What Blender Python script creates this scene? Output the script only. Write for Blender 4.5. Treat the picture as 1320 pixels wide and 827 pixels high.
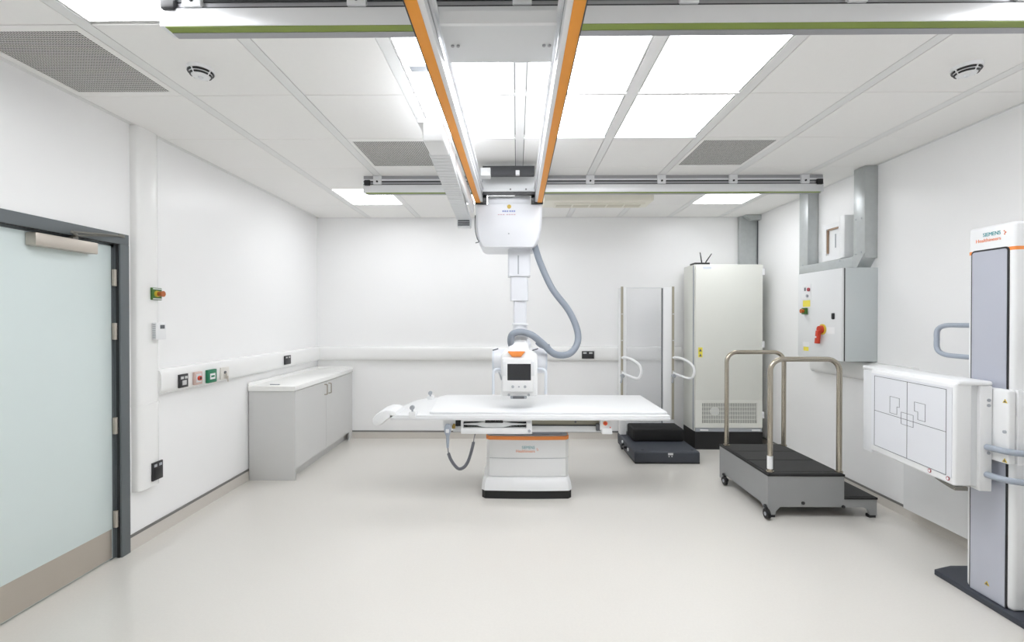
import bpy, bmesh, math, random
from mathutils import Vector, Matrix
random.seed(7)
for o in list(bpy.data.objects): bpy.data.objects.remove(o, do_unlink=True)
scene = bpy.context.scene
COL = scene.collection

# ------------------------------------------------------------------ camera, world, exposure
cam = bpy.data.cameras.new('camera'); cam.lens = 16.0; cam.sensor_width = 36.0; cam.clip_start = 0.02
camo = bpy.data.objects.new('camera', cam); COL.objects.link(camo)
camo.location = (0, 0, 1.456)
camo.rotation_euler = (math.radians(90 - 0.39), 0, math.radians(0.586))
scene.camera = camo
world = bpy.data.worlds.new('world'); scene.world = world; world.use_nodes = True
world.node_tree.nodes['Background'].inputs[0].default_value = (0.9, 0.95, 1, 1)
world.node_tree.nodes['Background'].inputs[1].default_value = 0.3
scene.view_settings.view_transform = 'Standard'
scene.view_settings.look = 'None'
scene.view_settings.exposure = 0.0
scene.view_settings.gamma = 1.0
scene.view_settings.use_curve_mapping = False
scene.cycles.max_bounces = 14
scene.cycles.diffuse_bounces = 10
scene.cycles.glossy_bounces = 4
scene.cycles.sample_clamp_indirect = 6
LAMP = 9.2           # radiance of the luminous ceiling panels

# ------------------------------------------------------------------ materials
def lin(c):
    c /= 255.0
    return c / 12.92 if c <= 0.04045 else ((c + 0.055) / 1.055) ** 2.4
def rgb(t): return (lin(t[0]), lin(t[1]), lin(t[2]), 1)
MATS = {}
def mat(name, col, rough=0.5, metal=0.0, var=0.03, scale=8.0, bump=0.0, bscale=200.0, coat=0.0, stretch=None, spec=0.5):
    m = bpy.data.materials.new(name); m.use_nodes = True
    nt = m.node_tree; b = nt.nodes['Principled BSDF']
    b.inputs['Roughness'].default_value = rough; b.inputs['Metallic'].default_value = metal
    b.inputs['Specular IOR Level'].default_value = spec
    b.inputs['Coat Weight'].default_value = coat
    tc = nt.nodes.new('ShaderNodeTexCoord')
    src = tc.outputs['Object']
    if stretch:
        mp = nt.nodes.new('ShaderNodeMapping'); mp.inputs['Scale'].default_value = stretch
        nt.links.new(src, mp.inputs['Vector']); src = mp.outputs['Vector']
    n = nt.nodes.new('ShaderNodeTexNoise'); n.inputs['Scale'].default_value = scale; n.inputs['Detail'].default_value = 3
    nt.links.new(src, n.inputs['Vector'])
    r = nt.nodes.new('ShaderNodeMix'); r.data_type = 'RGBA'
    base = rgb(col)
    r.inputs[6].default_value = tuple(max(0, v * (1 - var)) for v in base[:3]) + (1,)
    r.inputs[7].default_value = tuple(min(1, v * (1 + var)) for v in base[:3]) + (1,)
    nt.links.new(n.outputs['Fac'], r.inputs[0])
    nt.links.new(r.outputs[2], b.inputs['Base Color'])
    if bump:
        n2 = nt.nodes.new('ShaderNodeTexNoise'); n2.inputs['Scale'].default_value = bscale
        nt.links.new(src, n2.inputs['Vector'])
        bp = nt.nodes.new('ShaderNodeBump'); bp.inputs['Strength'].default_value = bump; bp.inputs['Distance'].default_value = 0.002
        nt.links.new(n2.outputs['Fac'], bp.inputs['Height']); nt.links.new(bp.outputs['Normal'], b.inputs['Normal'])
    MATS[name] = m
    return m
def emis(name, col, strength):
    m = bpy.data.materials.new(name); m.use_nodes = True; nt = m.node_tree
    b = nt.nodes['Principled BSDF']; b.inputs['Base Color'].default_value = rgb((240, 240, 240))
    b.inputs['Emission Color'].default_value = col; b.inputs['Emission Strength'].default_value = strength
    MATS[name] = m
    return m
def perforated(name, face, hole, pitch, rad):
    m = mat(name, face, 0.5); nt = m.node_tree; b = nt.nodes['Principled BSDF']
    tc = nt.nodes.new('ShaderNodeTexCoord')
    vm = nt.nodes.new('ShaderNodeVectorMath'); vm.operation = 'SCALE'; vm.inputs['Scale'].default_value = 1 / pitch
    nt.links.new(tc.outputs['Object'], vm.inputs[0])
    fr = nt.nodes.new('ShaderNodeVectorMath'); fr.operation = 'FRACTION'; nt.links.new(vm.outputs[0], fr.inputs[0])
    sb = nt.nodes.new('ShaderNodeVectorMath'); sb.operation = 'SUBTRACT'; sb.inputs[1].default_value = (0.5, 0.5, 0.5)
    nt.links.new(fr.outputs[0], sb.inputs[0])
    ml = nt.nodes.new('ShaderNodeVectorMath'); ml.operation = 'MULTIPLY'; ml.inputs[1].default_value = (1, 1, 0)
    nt.links.new(sb.outputs[0], ml.inputs[0])
    ln = nt.nodes.new('ShaderNodeVectorMath'); ln.operation = 'LENGTH'; nt.links.new(ml.outputs[0], ln.inputs[0])
    lt = nt.nodes.new('ShaderNodeMath'); lt.operation = 'LESS_THAN'; lt.inputs[1].default_value = rad
    nt.links.new(ln.outputs['Value'], lt.inputs[0])
    mx = nt.nodes.new('ShaderNodeMix'); mx.data_type = 'RGBA'
    mx.inputs[6].default_value = rgb(face); mx.inputs[7].default_value = rgb(hole)
    nt.links.new(lt.outputs[0], mx.inputs[0]); nt.links.new(mx.outputs[2], b.inputs['Base Color'])
    return m

mat('wall_white', (243, 243, 243), 0.32, var=0.008, scale=1.5)
mat('floor_vinyl', (218, 215, 209), 0.22, var=0.035, scale=90, bump=0.05, bscale=500, spec=0.8)
mat('skirting_vinyl', (205, 200, 193), 0.4, var=0.03, scale=60)
mat('skirting_cap', (120, 118, 116), 0.45)
mat('tile_white', (240, 239, 237), 0.8, var=0.012, scale=30, bump=0.05, bscale=400)
mat('runner_white', (228, 228, 227), 0.4)
mat('void_dark', (70, 70, 70), 0.9)
emis('panel_light', (0.972, 0.99, 1.022, 1), LAMP)
perforated('grille_perf', (214, 213, 210), (40, 40, 40), 0.0128, 0.39)
mat('plastic_white', (234, 235, 236), 0.35, var=0.01)
mat('plastic_pearl', (224, 226, 231), 0.3, var=0.01)
mat('pvc_trunk', (238, 238, 237), 0.25, var=0.008)
mat('plastic_light', (222, 224, 226), 0.4, var=0.01)
mat('plastic_grey', (168, 172, 178), 0.45)
mat('hose_grey', (138, 146, 157), 0.5, var=0.04)
mat('handle_grey', (160, 168, 180), 0.35)
mat('handle_pale', (214, 220, 228), 0.35)
mat('frame_grey', (98, 104, 107), 0.45, var=0.02)
mat('door_laminate', (212, 223, 222), 0.35, var=0.008)
mat('steel_brushed', (196, 188, 178), 0.38, metal=0.75, var=0.05, scale=60, stretch=(1, 1, 30))
mat('steel_tube', (182, 174, 160), 0.25, metal=0.9, var=0.04)
mat('galvanised', (188, 192, 192), 0.38, metal=0.45, var=0.08, scale=25)
mat('aluminium', (232, 233, 235), 0.35, metal=0.25, var=0.02)
mat('aluminium_mid', (168, 168, 172), 0.4, metal=0.5, var=0.02)
mat('rail_dark', (66, 67, 70), 0.5, metal=0.3)
mat('rail_green', (132, 150, 66), 0.5, var=0.05)
mat('rail_orange', (240, 156, 40), 0.45, var=0.04)
mat('trim_orange', (240, 146, 72), 0.4, var=0.03)
mat('black_rubber', (26, 26, 27), 0.6, var=0.1)
mat('black_tread', (48, 48, 48), 0.75, var=0.12, scale=200, bump=0.3, bscale=900)
mat('black_foam', (20, 20, 21), 0.8)
mat('black_plastic', (34, 34, 36), 0.35)
mat('navy_plate', (62, 66, 74), 0.55, var=0.04)
mat('step_grey', (150, 151, 151), 0.5, var=0.02)
mat('cupboard_grey', (208, 208, 207), 0.45, var=0.01)
mat('counter_white', (242, 242, 240), 0.25, var=0.006)
mat('generator_cream', (228, 229, 222), 0.45, var=0.008)
mat('control_door', (226, 228, 229), 0.45, var=0.006)
mat('cord_grey', (104, 106, 112), 0.5)
mat('steel_dark', (128, 126, 120), 0.4, metal=0.5)
mat('control_grey', (200, 206, 207), 0.45, var=0.008)
mat('column_panel', (190, 193, 204), 0.22, metal=0.3, var=0.01)
mat('screen_black', (44, 45, 48), 0.25)
mat('socket_black', (42, 42, 45), 0.4)
mat('socket_slot', (200, 200, 200), 0.5)
mat('green_box', (26, 120, 84), 0.4)
mat('green_plate', (70, 112, 48), 0.5)
mat('yellow_label', (236, 222, 80), 0.5)
mat('warn_yellow', (214, 186, 60), 0.5)
mat('red_switch', (200, 62, 36), 0.35)
mat('amber_button', (176, 92, 30), 0.35)
mat('key_plate', (222, 219, 213), 0.5)
mat('pink_frame', (206, 180, 172), 0.5)
mat('ac_cream', (232, 229, 216), 0.5)
mat('louvre_cream', (206, 201, 184), 0.5)
mat('ink_teal', (40, 150, 156), 0.5)
mat('ink_orange', (240, 134, 78), 0.5)
mat('ink_grey', (96, 98, 102), 0.6)
mat('ink_blue', (150, 164, 214), 0.6)
mat('ink_pink', (206, 178, 186), 0.6)
mat('ink_red', (170, 70, 80), 0.6)
mat('ink_gold', (222, 190, 90), 0.6)
mat('brown_strip', (160, 134, 112), 0.6)
mat('chrome', (215, 215, 215), 0.12, metal=1.0)
mat('brass', (150, 128, 70), 0.35, metal=0.8)
mat('beige_metal', (176, 170, 154), 0.4, metal=0.4)
mat('olive_recess', (150, 146, 130), 0.6)
# clear acrylic sheet: mostly see-through, a thin white veil and a gloss
m = bpy.data.materials.new('acrylic'); m.use_nodes = True; nt = m.node_tree
b = nt.nodes['Principled BSDF']; b.inputs['Base Color'].default_value = rgb((226, 228, 232)); b.inputs['Roughness'].default_value = 0.15
tr = nt.nodes.new('ShaderNodeBsdfTransparent'); mx = nt.nodes.new('ShaderNodeMixShader'); mx.inputs[0].default_value = 0.16
nt.links.new(tr.outputs[0], mx.inputs[1]); nt.links.new(b.outputs[0], mx.inputs[2])
nt.links.new(mx.outputs[0], nt.nodes['Material Output'].inputs['Surface']); MATS['acrylic'] = m

# ------------------------------------------------------------------ mesh helpers
class MB:
    def __init__(s): s.bm = bmesh.new()
    def _merge(s, t):
        me = bpy.data.meshes.new('tmp'); t.to_mesh(me); t.free(); s.bm.from_mesh(me); bpy.data.meshes.remove(me)
    def box(s, x0, x1, y0, y1, z0, z1, bev=0.0, seg=2, sel=None):
        t = bmesh.new()
        bmesh.ops.create_cube(t, size=1)
        for v in t.verts:
            v.co = Vector(((x0 + x1) / 2 + v.co.x * (x1 - x0), (y0 + y1) / 2 + v.co.y * (y1 - y0), (z0 + z1) / 2 + v.co.z * (z1 - z0)))
        if bev:
            es = [e for e in t.edges if (sel is None or sel(e.verts[0].co, e.verts[1].co))]
            bmesh.ops.bevel(t, geom=es, offset=bev, segments=seg, profile=0.5, affect='EDGES', clamp_overlap=True)
        s._merge(t); return s
    def cyl(s, p0, p1, r0, r1=None, n=24):
        p0 = Vector(p0); p1 = Vector(p1); d = p1 - p0; t = bmesh.new()
        bmesh.ops.create_cone(t, cap_ends=True, segments=n, radius1=r0, radius2=r0 if r1 is None else r1, depth=d.length)
        q = Vector((0, 0, 1)).rotation_difference(d.normalized()).to_matrix().to_4x4()
        bmesh.ops.transform(t, matrix=Matrix.Translation((p0 + p1) / 2) @ q, verts=t.verts)
        s._merge(t); return s
    def ball(s, c, r, sc=(1, 1, 1), n=20):
        t = bmesh.new(); bmesh.ops.create_uvsphere(t, u_segments=n, v_segments=n // 2, radius=r)
        bmesh.ops.transform(t, matrix=Matrix.Translation(c) @ Matrix.Diagonal((*sc, 1)), verts=t.verts)
        s._merge(t); return s
    def prism(s, pts, axis, a0, a1, bev=0.0, seg=2):
        """pts: 2-D outline in the two other axes (cyclic order x,y,z), extruded along axis from a0 to a1"""
        t = bmesh.new()
        def P(u, v, w):
            return {'x': (w, u, v), 'y': (u, w, v), 'z': (u, v, w)}[axis]
        A = [t.verts.new(P(u, v, a0)) for u, v in pts]; B = [t.verts.new(P(u, v, a1)) for u, v in pts]
        n = len(pts)
        t.faces.new(A); t.faces.new(B[::-1])
        for i in range(n): t.faces.new((A[i], B[i], B[(i + 1) % n], A[(i + 1) % n]))
        bmesh.ops.recalc_face_normals(t, faces=t.faces)
        if bev: bmesh.ops.bevel(t, geom=list(t.edges), offset=bev, segments=seg, profile=0.5, affect='EDGES', clamp_overlap=True)
        s._merge(t); return s
    def tube(s, pts, r, n=14, smooth=0, radii=None):
        pts = [Vector(p) for p in pts]
        if smooth:
            q = []
            ex = [pts[0] * 2 - pts[1]] + pts + [pts[-1] * 2 - pts[-2]]
            for i in range(1, len(ex) - 2):
                for k in range(smooth):
                    u = k / smooth; p0, p1, p2, p3 = ex[i - 1:i + 3]
                    q.append(0.5 * ((2 * p1) + (p2 - p0) * u + (2 * p0 - 5 * p1 + 4 * p2 - p3) * u * u + (3 * p1 - p0 - 3 * p2 + p3) * u ** 3))
            q.append(pts[-1]); pts = q
        t = bmesh.new(); rings = []
        tan = [(pts[min(i + 1, len(pts) - 1)] - pts[max(i - 1, 0)]).normalized() for i in range(len(pts))]
        a = Vector((0, 0, 1)) if abs(tan[0].z) < 0.9 else Vector((1, 0, 0))
        nrm = tan[0].cross(a).normalized()
        for i, p in enumerate(pts):
            if i:
                nrm = tan[i - 1].rotation_difference(tan[i]) @ nrm
            bi = tan[i].cross(nrm).normalized(); rr = radii[i] if radii else r
            rings.append([t.verts.new(p + (nrm * math.cos(2 * math.pi * k / n) + bi * math.sin(2 * math.pi * k / n)) * rr) for k in range(n)])
        for i in range(len(rings) - 1):
            for k in range(n): t.faces.new((rings[i][k], rings[i][(k + 1) % n], rings[i + 1][(k + 1) % n], rings[i + 1][k]))
        t.faces.new(rings[0][::-1]); t.faces.new(rings[-1])
        bmesh.ops.recalc_face_normals(t, faces=t.faces)
        s._merge(t); return s
    def loft(s, rings):
        t = bmesh.new(); R = [[t.verts.new(p) for p in r] for r in rings]; n = len(R[0])
        for i in range(len(R) - 1):
            for k in range(n): t.faces.new((R[i][k], R[i][(k + 1) % n], R[i + 1][(k + 1) % n], R[i + 1][k]))
        t.faces.new(R[0][::-1]); t.faces.new(R[-1])
        bmesh.ops.recalc_face_normals(t, faces=t.faces)
        s._merge(t); return s
    def mesh(s, name):
        me = bpy.data.meshes.new(name); s.bm.to_mesh(me); s.bm.free()
        me.polygons.foreach_set('use_smooth', [True] * len(me.polygons))
        me.set_sharp_from_angle(angle=math.radians(35))
        return me
def wpos(p):
    v = Vector((0, 0, 0))
    while p: v += p.location; p = p.parent
    return v
def put(o, parent, local=False):
    COL.objects.link(o)
    if parent:
        o.parent = parent
        if not local: o.location = -wpos(parent)
def obj(name, mb, material, parent=None, local=False, label=None):
    me = mb.mesh(name) if isinstance(mb, MB) else mb
    if not me.materials: me.materials.append(MATS[material])
    o = bpy.data.objects.new(name, me); put(o, parent, local)
    if label: o['label'] = label
    return o
def thing(name, label, cat, loc=(0, 0, 0), group=None, rz=0):
    o = bpy.data.objects.new(name, None); o.empty_display_size = 0.1; COL.objects.link(o)
    o.location = loc; o.rotation_euler = (0, 0, rz); o['label'] = label; o['category'] = cat
    if group: o['group'] = group
    return o
def tag(o, label, cat, group=None):
    o['label'] = label; o['category'] = cat
    if group: o['group'] = group
    return o
def struct(o): o['kind'] = 'structure'; return o
def text(name, s, size, material, origin, xd, yd, parent, local=False, width=None, bold=0.0):
    cu = bpy.data.curves.new('t', 'FONT'); cu.body = s; cu.size = size; cu.extrude = 0.0006; cu.offset = bold; cu.resolution_u = 3
    to = bpy.data.objects.new('t', cu); COL.objects.link(to)
    dg = bpy.context.evaluated_depsgraph_get(); dg.update()
    me = bpy.data.meshes.new_from_object(to.evaluated_get(dg)); bpy.data.objects.remove(to); bpy.data.curves.remove(cu)
    xd = Vector(xd).normalized(); yd = Vector(yd).normalized(); zd = xd.cross(yd)
    w = max(v.co.x for v in me.vertices) - min(v.co.x for v in me.vertices)
    k = (width / w) if width else 1.0
    o0 = Vector(origin)
    for v in me.vertices: v.co = o0 + xd * v.co.x * k + yd * v.co.y + zd * (v.co.z + 0.0003)
    me.materials.clear(); me.materials.append(MATS[material]); me.name = name
    o = bpy.data.objects.new(name, me); put(o, parent, local); return o
def B(*a, **k): return MB().box(*a, **k)
def C(*a, **k): return MB().cyl(*a, **k)
VERT = lambda a, b: abs(a.z - b.z) > 1e-6
ALX = lambda a, b: abs(a.x - b.x) > 1e-6
ALY = lambda a, b: abs(a.y - b.y) > 1e-6

# ------------------------------------------------------------------ room shell
XL, XR, YB, YF, ZC = -2.41, 2.85, 5.48, -0.4, 2.66
struct(obj('floor', B(XL - .15, XR + .15, YF - .15, YB + .15, -.1, 0), 'floor_vinyl'))
struct(obj('wall_back', B(XL - .15, XR + .15, YB, YB + .15, 0, ZC + .1), 'wall_white'))
struct(obj('wall_front', B(XL - .15, XR + .15, YF - .15, YF, 0, ZC + .1), 'wall_white'))
struct(obj('wall_right', B(XR, XR + .15, YF, YB, 0, ZC + .1), 'wall_white'))
D0, D1, DT = 1.45, 2.79, 1.962           # door opening along y, head height
struct(obj('wall_left', B(XL - .15, XL, YF, D0, 0, ZC + .1).box(XL - .15, XL, D1, YB, 0, ZC + .1).box(XL - .15, XL, D0, D1, DT, ZC + .1), 'wall_white'))
# coved vinyl skirting with a grey capping strip
def skirt(side, boxes, caps):
    m = MB()
    for b_ in boxes: m.box(*b_)
    s = struct(obj('baseboard_' + side, m, 'skirting_vinyl'))
    c = MB()
    for b_ in caps: c.box(*b_)
    obj('capping_strip', c, 'skirting_cap', s)
skirt('left', [(XL, XL + .006, D1, YB, 0, .088), (XL, XL + .006, YF, D0, 0, .088)], [(XL, XL + .009, D1 + .001, YB, .086, .102), (XL, XL + .009, YF, D0, .086, .102)])
skirt('back', [(XL, XR, YB - .006, YB, 0, .082)], [(XL, XR, YB - .010, YB, .080, .096)])
skirt('right', [(XR - .006, XR, YF, YB, 0, .07)], [(XR - .010, XR, YF, YB, .068, .082)])

# ------------------------------------------------------------------ ceiling: slab, runners, tiles, luminous panels, vents
ceil_o = struct(obj('ceiling', B(XL - .15, XR + .15, YF - .15, YB + .15, ZC + .045, ZC + .12), 'void_dark'))
XLN = [round(.02 + .6 * k, 3) for k in range(-4, 5)]               # -2.38 ... 2.42
YLN = [round(2.46 + .6 * k, 3) for k in range(-6, 6)]              # -1.14 ... 5.46
RW = .028
rm = B(-RW, RW, YF, YB, 0, .02).mesh('runner')
rm.materials.append(MATS['runner_white'])
for x in XLN[1:]:
    r = bpy.data.objects.new('grid_runner', rm); r.location = (x, 0, ZC + .001); put(r, ceil_o, True)
obj('perimeter_trim', B(XL, XL + .03, YF, YB, ZC - .001, ZC + .03).box(XL, XR, YB - .025, YB, ZC - .001, ZC + .03).box(XR - .02, XR, YF, YB, ZC - .001, ZC + .03), 'runner_white', ceil_o)
for y in (1.86, 2.46, 3.06):
    for xa in (-.58, .02, .62):
        obj('cross_tee', B(xa + RW, xa + .6 - RW, y - .011, y + .011, ZC - .004, ZC + .02), 'runner_white', ceil_o)
lit = {}
for ci in (3, 4, 5):
    for Y0 in (1.86, 2.46): lit[(ci, Y0)] = 1
lit[(3, 4.26)] = 1  # added panel, unseen behind the carriage, to brighten the back of the room
for ci in (1, 7):
    for Y0 in (1.26, 4.26): lit[(ci, Y0)] = 1
vent = {(0, 1.86): 1, (2, 3.06): 1, (6, 3.06): 1}
G = .004
def tile_mesh(w, d):
    m = B(-w / 2, w / 2, -d / 2, d / 2, 0, .018, bev=.0015, seg=1).mesh('tile'); m.materials.append(MATS['tile_white']); return m
tm = {}
light_names = {(3, 1.86): 'luminous white ceiling panel left of the orange-striped rails, nearer of two in its column',
               (3, 2.46): 'luminous white ceiling panel left of the centre runner, farther of two in its column',
               (4, 1.86): 'luminous white ceiling panel between centre runner and right rail, nearer of two',
               (4, 2.46): 'luminous white ceiling panel beside right orange-striped rail, farther of two',
               (5, 1.86): 'rightmost luminous panel of central block, the larger-looking nearer one',
               (5, 2.46): 'rightmost luminous panel of central block, the farther one near the grey grille',
               (1, 1.26): 'luminous ceiling panel at top left corner beside the large grey grille',
               (7, 1.26): 'luminous ceiling panel at top right corner above the near ceiling rail',
               (1, 4.26): 'small far luminous ceiling panel behind left end of the far ceiling rail',
               (7, 4.26): 'small far luminous ceiling panel behind right end of the far ceiling rail'}
vent_names = {(0, 1.86): 'large grey perforated ceiling grille beside the left wall above the door',
              (2, 3.06): 'grey perforated ceiling grille left of the orange-striped rails',
              (6, 3.06): 'grey perforated ceiling grille right of the luminous panels'}
cols = [(XL + .03, XLN[1])] + [(XLN[i], XLN[i + 1]) for i in range(1, 8)] + [(XLN[8], XR - .02)]
for ci, (xa, xb) in enumerate(cols):
    for Y0 in YLN:
        ya, yb = max(Y0, YF), min(Y0 + .6, YB - .02)
        if yb - ya < .05: continue
        x0 = xa + (RW + G if ci > 0 else G); x1 = xb - (RW + G if ci < 8 else G)
        w, d = round(x1 - x0, 4), round(yb - ya - (.018 if (ci, Y0) in lit else G), 4)
        c = ((x0 + x1) / 2, (ya + yb) / 2, ZC)
        if (ci, Y0) in lit:
            t = thing('ceiling_light', light_names.get((ci, Y0), 'added luminous ceiling panel, unseen behind the x-ray carriage, brightening the back'), 'ceiling light', (c[0], c[1], ZC + .004), 'luminous ceiling panels')
            fm = MB(); e = .007
            fm.box(-w/2, w/2, -d/2, -d/2 + e, 0, .02).box(-w/2, w/2, d/2 - e, d/2, 0, .02).box(-w/2, -w/2 + e, -d/2 + e, d/2 - e, 0, .02).box(w/2 - e, w/2, -d/2 + e, d/2 - e, 0, .02)
            obj('frame', fm, 'runner_white', t, True)
            obj('diffuser', B(-w/2 + e, w/2 - e, -d/2 + e, d/2 - e, .003, .012), 'panel_light', t, True)
        elif (ci, Y0) in vent:
            t = thing('ceiling_vent', vent_names[(ci, Y0)], 'ceiling vent', (c[0], c[1], ZC), 'perforated ceiling grilles')
            e = .045 if ci else .04
            ex = .022 if ci else .035
            fm = MB()
            fm.box(-w/2, w/2, -d/2, -d/2 + e, 0, .018).box(-w/2, w/2, d/2 - e, d/2, 0, .018).box(-w/2, -w/2 + ex, -d/2 + e, d/2 - e, 0, .018).box(w/2 - ex, w/2, -d/2 + e, d/2 - e, 0, .018)
            obj('frame', fm, 'tile_white', t, True)
            obj('perforated_sheet', B(-w/2 + ex, w/2 - ex, -d/2 + e, d/2 - e, .003, .012), 'grille_perf', t, True)
        else:
            k = (w, d)
            if k not in tm: tm[k] = tile_mesh(w, d)
            o = bpy.data.objects.new('ceiling_tile', tm[k]); o.location = c; put(o, ceil_o, True)
# small sticker plate on a luminous panel
tag(obj('sensor_plate', B(-.515, -.43, 2.172, 2.222, ZC - .006, ZC + .004, bev=.002), 'plastic_grey'), 'small grey plate on luminous panel left of the orange-striped rail', 'plate')
# smoke detectors
def smoke(x, y, label, az):
    t = thing('smoke_detector', label, 'smoke detector', (x, y, ZC), 'ceiling smoke detectors')
    obj('base', C((0, 0, 0), (0, 0, -.018), .058, .058, 40), 'plastic_white', t, True)
    obj('dome', C((0, 0, -.018), (0, 0, -.042), .052, .036, 40), 'plastic_white', t, True)
    sl = MB()
    for rr, zz in ((.0515, -.0225), (.0435, -.0335)):
        for k in range(4):
            a0 = math.radians(90 * k + az - 38); a1 = math.radians(90 * k + az + 38)
            ps = [(rr * math.cos(a0 + (a1 - a0) * j / 10), rr * math.sin(a0 + (a1 - a0) * j / 10), zz) for j in range(11)]
            sl.tube(ps, .0046, n=6)
    obj('slot', sl, 'black_plastic', t, True)
    obj('lens', C((0, 0, -.042), (0, 0, -.05), .012, .007, 16), 'plastic_light', t, True)
smoke(-1.525, 2.19, 'white smoke detector with black slots on ceiling right of the large left grille', 305)
smoke(2.155, 2.21, 'white smoke detector with black slots on ceiling by the right wall', 226)

# ------------------------------------------------------------------ fixed ceiling rails
def fixed_rail(Y, label):
    x0, x1 = -1.3, 2.575
    t = thing('ceiling_rail', label, 'ceiling rail', ((x0 + x1) / 2, Y, ZC), 'fixed ceiling rails')
    obj('top_channel', B(x0, x1, Y + .012, Y + .058, 2.58, ZC), 'aluminium_mid', t)
    obj('upper_flange', B(x0, x1, Y + .006, Y + .064, 2.618, 2.632), 'aluminium', t)
    obj('groove', B(x0, x1, Y + .008, Y + .013, 2.608, 2.617).box(x0, x1, Y + .004, Y + .013, 2.582, 2.588), 'rail_dark', t)
    obj('rail_body', B(x0, x1, Y, Y + .07, 2.5165, 2.582, bev=.003), 'aluminium', t)
    obj('green_strip', B(x0 + .02, x1 - .02, Y + .002, Y + .036, 2.5145, 2.5185), 'rail_green', t)
    obj('grey_strip', B(x0 + .02, x1, Y + .036, Y + .07, 2.513, 2.5185), 'aluminium_mid', t)
    for x in (x0 + .01, x1 - .06):
        obj('end_stop', B(x, x + .05, Y - .012, Y + .012, 2.575, 2.622, bev=.006), 'black_plastic', t)
    for x in XLN[2:8] + [2.42]:
        c = obj('ceiling_clamp', B(x - .035, x + .035, Y - .006, Y + .07, 2.585, ZC, bev=.004), 'aluminium', t)
        obj('bolt', C((x, Y - .006, 2.608), (x, Y - .013, 2.608), .008, n=10), 'rail_dark', c)
fixed_rail(1.65, 'near silver ceiling rail with green strip crossing the top of the picture')
fixed_rail(3.85, 'far silver ceiling rail with black end stops behind the x-ray carriage')

# ------------------------------------------------------------------ bridge with two orange-striped rails
t = thing('rail_bridge', 'pair of grey bridge rails with orange stripes running away under the ceiling', 'rail bridge', (-.065, 2.5, 2.40))
for xo, s in ((-.339, 1), (.212, -1)):
    # s points from the outer edge inward
    def bx(a, b_, z0, z1, y0=.55, y1=4.2, bev=0):
        a, b_ = sorted((xo + s * a, xo + s * b_)); return B(a, b_, y0, y1, z0, z1, bev=bev)
    rl = obj('bridge_rail', bx(0, .062, 2.403, 2.505, bev=.003), 'aluminium', t)
    obj('orange_stripe', bx(.004, .042, 2.3985, 2.4045, .55, 3.745), 'rail_orange', rl)
    obj('edge_lip', bx(.0, .004, 2.397, 2.405, .55, 3.745), 'rail_dark', rl)
    obj('inner_groove', bx(.0615, .064, 2.437, 2.447, .55, 3.7), 'aluminium_mid', rl)
    obj('inner_flange', bx(.062, .075, 2.488, 2.500, .55, 3.7), 'aluminium', rl)
    c = obj('rail_stop', bx(-.004, .094, 2.388, 2.470, 3.732, 3.754, bev=.003), 'black_plastic', t)
    m = MB()
ft = obj('front_cross_plate', B(-.262, .135, 1.565, 1.79, 2.455, 2.470, bev=.002), 'plastic_light', t)
obj('plate_lip', B(-.262, .135, 1.55, 1.565, 2.455, 2.497), 'plastic_white', ft)
for x in (-.235, -.215, .1, .12):
    obj('bolt', C((x, 1.675, 2.455), (x, 1.675, 2.450), .006, n=10), 'aluminium_mid', ft)
bk = obj('rear_cross_beam', B(-.275, .148, 3.66, 3.715, 2.472, 2.605, bev=.004), 'plastic_light', t)
for x in (-.05, .075):
    obj('bolt', C((x, 3.66, 2.487), (x, 3.652, 2.487), .006, n=10), 'ink_grey', bk)
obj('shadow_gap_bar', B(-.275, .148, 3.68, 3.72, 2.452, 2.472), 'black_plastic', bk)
obj('dark_cable_tray', B(-.262, .136, 3.50, 3.56, 2.555, 2.622), 'rail_dark', bk)
obj('tray_block', B(-.275, -.2, 3.47, 3.56, 2.54, 2.60, bev=.003), 'plastic_white', bk)
obj('tray_bracket', B(-.008, .022, 3.47, 3.50, 2.545, 2.58, bev=.003), 'plastic_light', bk)

# ------------------------------------------------------------------ cable chain along the left bridge rail
t = thing('cable_chain', 'white corrugated cable chain in a trough beside the left orange-striped rail', 'cable chain', (-.42, 3.1, 2.30))
obj('trough_side', B(-.372, -.350, 2.44, 3.75, 2.316, 2.415, bev=.010, seg=3), 'plastic_white', t)
obj('trough_top', B(-.48, -.36, 2.20, 3.75, 2.400, 2.415), 'plastic_white', t)
obj('chain_anchor', B(-.452, -.350, 2.19, 2.375, 2.302, 2.40, bev=.01, seg=3), 'plastic_white', t)
for y in (2.62, 2.66): obj('side_slit', B(-.351, -.349, y, y + .006, 2.33, 2.40), 'ink_grey', t)
lm = B(-.056, .056, -.0225, .0225, 0, .05, bev=.006, seg=2).mesh('link'); lm.materials.append(MATS['plastic_light'])
n = 30
for i in range(n):
    y = 2.40 + i * .0515
    x = -.402 - .058 * max(0, (y - 2.4)) / 1.5 + (.0)
    o = bpy.data.objects.new('chain_link', lm); o.location = (x, y, 2.30); put(o, t); o.location = Vector((x, y, 2.302)) - wpos(t)
obj('chain_end', B(-.515, -.40, 3.94, 4.03, 2.245, 2.33, bev=.006), 'plastic_light', t)
for k in range(3):
    obj('end_slat', B(-.508, -.408, 3.934, 3.942, 2.254 + k * .018, 2.264 + k * .018), 'ink_grey', t)

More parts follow.
